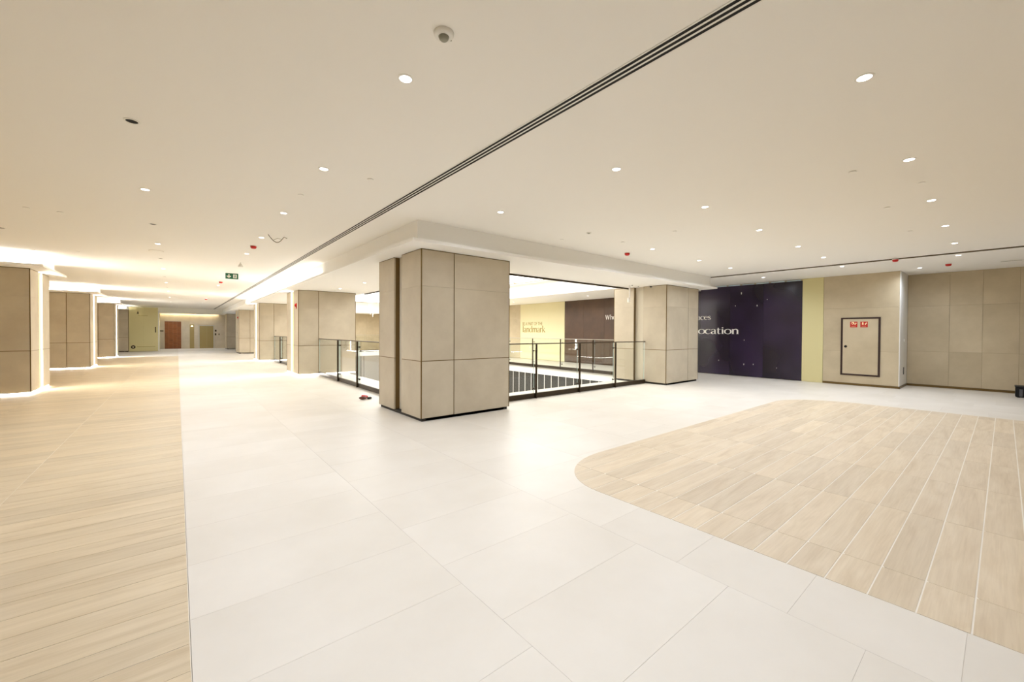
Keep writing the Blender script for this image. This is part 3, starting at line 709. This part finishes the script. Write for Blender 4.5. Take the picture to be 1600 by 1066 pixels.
# black linear slot diffuser
t = thing('slot_diffuser', 'long black linear slot diffuser running along the ceiling', 'diffuser', (2.315, 0, HC))
y0, y1 = -3.0, 41.5
for k, dx in enumerate((-.040, 0, .040)):
    cbox('slot', M['dark'], t, dx - .0125, dx + .0125, y0, y1, -.0045, -.0005)
for dx in (-.020, .020): cbox('blade', M['white'], t, dx - .0074, dx + .0074, y0, y1, -.0055, -.0005)
for dx in (-.058, .058): cbox('edge_strip', M['white'], t, dx - .0055, dx + .0055, y0, y1, -.005, -.0005)
a_, b_ = onz(1562, 409, HC - .027), onz(1599, 407, HC - .027)
t = thing('slot_grille', 'short slot grille in the ceiling above the recessed right wall', 'grille', (a_[0], (a_[1] + b_[1]) / 2, HC - .027))
hl = abs(a_[1] - b_[1]) / 2
cbox('frame', M['white'], t, -.05, .05, -hl, hl, -.004, -.0005)
for dx in (-.02, .02): cbox('slot', M['grey'], t, dx - .009, dx + .009, -hl + .02, hl - .02, -.0055, -.0041)
# sprinkler cover plates
bm = bmesh.new(); add_lathe(bm, [(.030, -.011), (.034, -.009), (.034, -.005), (.012, -.004), (.012, -.0005)], 20); SPR = mesh('cover', bm, M['paint'])
spr = [((579, 280), 'left of the slot diffuser'), ((470, 304), 'left of the slot diffuser, farther one'), ((41, 324), 'near the left picture edge'), ((94, 331), 'beside the one at the left picture edge'),
       ((52, 390), 'above the nearest left column'), ((122, 393), 'before the second left column'), ((133, 434), 'above the second left column'), ((1332, 268), 'above the hose cabinet, nearest'),
       ((1386, 324), 'above the hose cabinet, second'), ((1440, 285), 'between two downlights at upper right'), ((1422, 361), 'above the hose cabinet, third'), ((1490, 378), 'above the recessed right wall'),
       ((878, 374), 'in front of the void soffit'), ((973, 378), 'behind the red detector near the void'), ((1054, 361), 'beside the second downlight row')]
for (u, v), lb in spr:
    x, y = onz(u, v, HC); t = thing('sprinkler_cover', 'small round sprinkler cover in the ceiling ' + lb, 'sprinkler', (x, y, HC), 'sprinkler covers')
    obj('cover_plate', SPR, None, t)
x, y = onz(244, 392, HC); t = thing('ceiling_speaker', 'flat round speaker grille in the ceiling over the oak walkway', 'speaker', (x, y, HC))
bm = bmesh.new(); add_lathe(bm, [(.10, -.008), (.115, -.006), (.12, -.0005)], 28); obj('grille', bm, M['paint'], t)
bm = bmesh.new(); add_lathe(bm, [(.122, -.004), (.128, -.004), (.128, -.0005)], 28); obj('rim', bm, M['grout'], t)
# red-capped smoke detectors
def detector(label, x, y, z):
    t = thing('smoke_detector', label, 'smoke detector', (x, y, z), 'red capped smoke detectors')
    bm = bmesh.new(); add_lathe(bm, [(.055, -.012), (.058, -.008), (.058, -.0005)], 24); obj('base', bm, M['white'], t, True)
    bm = bmesh.new(); add_lathe(bm, [(.028, -.062), (.044, -.056), (.053, -.040), (.055, -.0125)], 24); obj('dust_cap', bm, M['red'], t, True)
for (u, v), z, lb in (((396, 384), HC, 'nearest red-capped smoke detector in the corridor ceiling'), ((345, 440), HC, 'second red-capped smoke detector below the exit sign'), ((322, 467), HC, 'farthest red-capped smoke detector in the corridor'),
    ((980, 395), HC, 'red-capped smoke detector in front of the void soffit'), ((1399, 405), HC - .027, 'red-capped smoke detector above the stone pier'), ((1482, 412), HC - .027, 'red-capped smoke detector above the recessed right wall')):
    x, y = onz(u, v, z); detector(lb, x, y, z)
# motion sensor in the foreground
x, y = onz(693.5, 52, HC); t = thing('motion_sensor', 'white round motion sensor with grey lens on the ceiling', 'sensor', (x, y, HC))
bm = bmesh.new(); add_lathe(bm, [(.040, -.022), (.052, -.020), (.058, -.010), (.059, -.0005)], 32); obj('housing', bm, M['white'], t, True)
bm = bmesh.new(); add_lathe(bm, [(.006, -.046), (.018, -.043), (.027, -.034), (.031, -.0222)], 28); obj('lens_dome', bm, M['grey'], t, True)
cbox('indicator', M['grey'], t, .047, .052, -.004, .004, -.0225, -.020)
t = thing('ceiling_sensor', 'small grey square sensor in the ceiling before the void', 'sensor', (*onz(920, 364, HC), HC))
bm = bmesh.new(); add_lathe(bm, [(.055, -.008), (.046, -.006), (.046, -.0005)], 24); obj('bezel', bm, M['white'], t)
cbox('eye', M['grey'], t, -.018, .018, -.018, .018, -.014, -.008)
x, y = onz(376, 410, HC); t = thing('ceiling_speaker', 'small white horn-shaped speaker hanging beside the exit sign', 'speaker', (x, y, HC))
bm = bmesh.new(); add_lathe(bm, [(.05, -.12), (.06, -.11), (.03, -.04), (.015, -.03), (.015, -.0005)], 18); obj('horn', bm, M['white'], t, True)
# loose cable
x, y = onz(417, 366, HC); t = thing('loose_cable', 'grey cable loop hanging out of the corridor ceiling', 'cable', (x, y, HC))
bm = bmesh.new(); pts = []
for k in range(19):
    a = k / 18; pts.append((.02 + .30 * a, -.10 * math.sin(a * 3), -.002 - .13 * math.sin(math.pi * min(1, a * 1.25)) - .03 * a))
add_tube(bm, pts, .006); obj('wire', bm, mat('cable_grey', (110, 104, 84), .6), t)
bm = bmesh.new(); add_tube(bm, [(.10, -.06, -.10), (.17, .0, -.05), (.24, .02, -.055)], .004); obj('wire', bm, mat('cable_pale', (150, 142, 118), .6), t)
# green exit sign
x, y = 1.27, 14.75; t = thing('exit_sign', 'green emergency exit sign with white arrow hanging in the corridor', 'exit sign', (x, y, HC))
cbox('plate', M['green'], t, -.16, .16, -.008, .008, -.20, -.03)
for dx in (-.12, .12): cbox('hanger', M['steel'], t, dx - .003, dx + .003, -.003, .003, -.03, -.0005)
bm = bmesh.new(); ribbon(bm, [(-.075, -.065, .03), (-.075, -.135, .03)], .002)
ribbon(bm, [(-.125, -.112, .024), (-.075, -.158, .028)], .002, 2); ribbon(bm, [(-.075, -.158, .028), (-.025, -.112, .024)], .002, 2)
for v in bm.verts: v.co = Vector((v.co.x, -.0082 - v.co.z, v.co.y))
obj('arrow', bm, M['white'], t)
cbox('door_symbol', M['white'], t, .03, .12, -.0102, -.0082, -.17, -.06)
bm = bmesh.new()
add_lathe(bm, [(.010, -.0118), (.010, -.0104)], 12, 'y', (.075, 0, -.082))
for q in ((.064, .086, -.130, -.094), (.058, .068, -.160, -.128), (.082, .092, -.160, -.128), (.086, .102, -.110, -.102)): add_box(bm, q[0], q[1], -.0118, -.0104, q[2], q[3])
obj('running_figure', bm, M['green'], t)
# alarms on the columns
for y, lb in ((COLY[1] + .27, 'red fire alarm on the second corridor column'), (COLY[3] + .30, 'red fire alarm on the fourth corridor column')):
    t = thing('fire_alarm', lb, 'alarm', (CX0, y, 2.35), 'red wall alarms')
    cbox('backplate', M['red'], t, -.02, -.0005, -.06, .06, -.09, .09)
    bm = bmesh.new(); add_lathe(bm, [(.03, -.055), (.045, -.045), (.048, -.02)], 16, 'x'); o = obj('sounder', bm, M['red'], t, True); o.location = (0, 0, .02)
    cbox('white_label', M['white'], t, -.022, -.0202, -.03, .03, -.075, -.05)
# sensors under the void soffit
t = thing('camera_dome', 'small black dome camera under the soffit at the right column', 'camera', (10.62, 6.55, HS))
bm = bmesh.new(); add_lathe(bm, [(.055, -.025), (.062, -.018), (.062, -.0005)], 24); obj('housing', bm, M['white'], t, True)
bm = bmesh.new(); add_lathe(bm, [(.012, -.062), (.032, -.053), (.045, -.026)], 20); obj('dome', bm, M['dark'], t, True)
t = thing('beam_sensor', 'white rod sensor hanging from the soffit beside the right column', 'sensor', (10.20, 6.98, HS))
cbox('rod', M['white'], t, -.014, .014, -.014, .014, -.45, -.0005); cbox('head', M['white'], t, -.075, -.014, -.035, .035, -.50, -.36, bevel=.01)
t = thing('soffit_anchor', 'pair of small dark anchors in the soffit above the right railing', 'anchor', (10.3, 6.9, HS))
for dx in (-.10, .22):
    bm = bmesh.new(); add_lathe(bm, [(.018, -.012), (.018, -.0005)], 12); o = obj('bolt', bm, M['bronze'], t); o.location = (dx, 0, 0)

# ------------------------------------------------------------------ luminous ceiling and pendants in the void
t = thing('skylight', 'luminous white ceiling panels over the void', 'skylight', (8.75, 19, TR['z']))
ys = [8.4 + 2.65 * k for k in range(9)]
for k, (a, b) in enumerate(zip(ys, ys[1:])):
    cbox('light_panel', M['luminous'], t, -2.4, 2.75, a + .12 - 19, b - .12 - 19, -.026, -.002)
    cbox('beam', M['stone'], t, -2.4, 2.75, b - .12 - 19, b + .12 - 19, -.030, -.002)
for dx in (-2.52, 2.75): cbox('side_frame', M['stone'], t, dx, dx + .12, -10.7, 10.8, -.030, -.002)
t = thing('cove_strip', 'white light line on the far fascia of the void ceiling', 'cove light', (TR['x1'], 19, TR['z']))
for k in range(8): cbox('led_segment', emat('soft_led', (1, .97, .9), 1.6) if k == 0 else bpy.data.materials['soft_led'], t, -.02, -.001, -11.3 + 2.8 * k, -11.3 + 2.8 * k + 2.78, -.20, -.11)
struct(box('trim_4', M['soffit'], None, TR['x1'] - .12, TR['x1'], TR['y0'] + .02, TR['y1'], HF, HF + .09), 'cream lip along the far edge of the void ceiling', 'ceiling trim')
random.seed(3)
pend = [(8.6, 13.0), (9.3, 13.6), (9.9, 12.6), (10.6, 13.2), (9.1, 15.0), (10.4, 15.4), (11.2, 14.0), (8.0, 14.2), (8.4, 23.0), (9.2, 24.5), (10.0, 23.6), (9.6, 26.0)]
def across(p):
    w_ = Vector((p[0], p[1], 1.5)); return w_.dot(CR) / w_.dot(CF)
pend = sorted(pend[:8], key=across) + sorted(pend[8:], key=across)
for k, (x, y) in enumerate(pend):
    t = thing('pendant', 'slender pale glass pendant, %s from the left in the %s cluster over the void' % (ORD[k % 8], 'near' if k < 8 else 'far'), 'pendant', (x, y, TR['z'] - .032), 'near pendants in the void' if k < 8 else 'far pendants in the void')
    ln = .75 + .25 * random.random()
    bm = bmesh.new(); add_tube(bm, [(0, 0, 0), (0, 0, -ln)], .006, 6); obj('cable', bm, M['white'], t)
    bm = bmesh.new(); add_lathe(bm, [(.006, -ln - .28), (.020, -ln - .20), (.020, -ln - .04), (.006, -ln)], 10); obj('glass_drop', bm, mat('pendant_glass', (248, 240, 220), .2), t)

# ------------------------------------------------------------------ small things on the floor
x, y = onz(569, 624, 0); t = thing('wrapper', 'crumpled red and brown wrapper on the floor by the railing', 'wrapper', (x, y, 0))
for nm, m, seed, sc, of in (('red_foil', M['red'], 1, (.09, .06, .05), (.0, .02, 0)), ('brown_foil', mat('brown_foil', (96, 48, 24), .5), 2, (.10, .05, .035), (-.05, -.04, 0)), ('dark_foil', M['plinth'], 4, (.06, .05, .03), (.09, -.05, 0))):
    random.seed(seed); bm = bmesh.new(); bmesh.ops.create_icosphere(bm, subdivisions=2, radius=1)
    zz = []
    for v in bm.verts:
        k = .6 + .5 * random.random(); v.co = Vector((v.co.x * sc[0] * k + of[0], v.co.y * sc[1] * k + of[1], v.co.z * sc[2] * k)); zz.append(v.co.z)
    for v in bm.verts: v.co.z -= min(zz)
    obj(nm, bm, m, t)
t = thing('equipment_case', 'black ribbed case on the floor at the right picture edge', 'case', (15.62, -.42, 0))
cbox('body', M['dark'], t, -.16, .16, -.24, .24, .012, .25, bevel=.012)
for k in range(4): cbox('rib', mat('case_grey', (84, 84, 86), .5), t, -.172, -.158, -.20 + .11 * k, -.15 + .11 * k, .03, .20)
cbox('lid', mat('case_lid', (34, 34, 36), .5), t, -.17, .17, -.25, .25, .25, .275, bevel=.006)
for dx in (-.12, .12):
    for dy in (-.19, .19): cbox('foot', M['dark'], t, dx - .02, dx + .02, dy - .02, dy + .02, 0, .013)
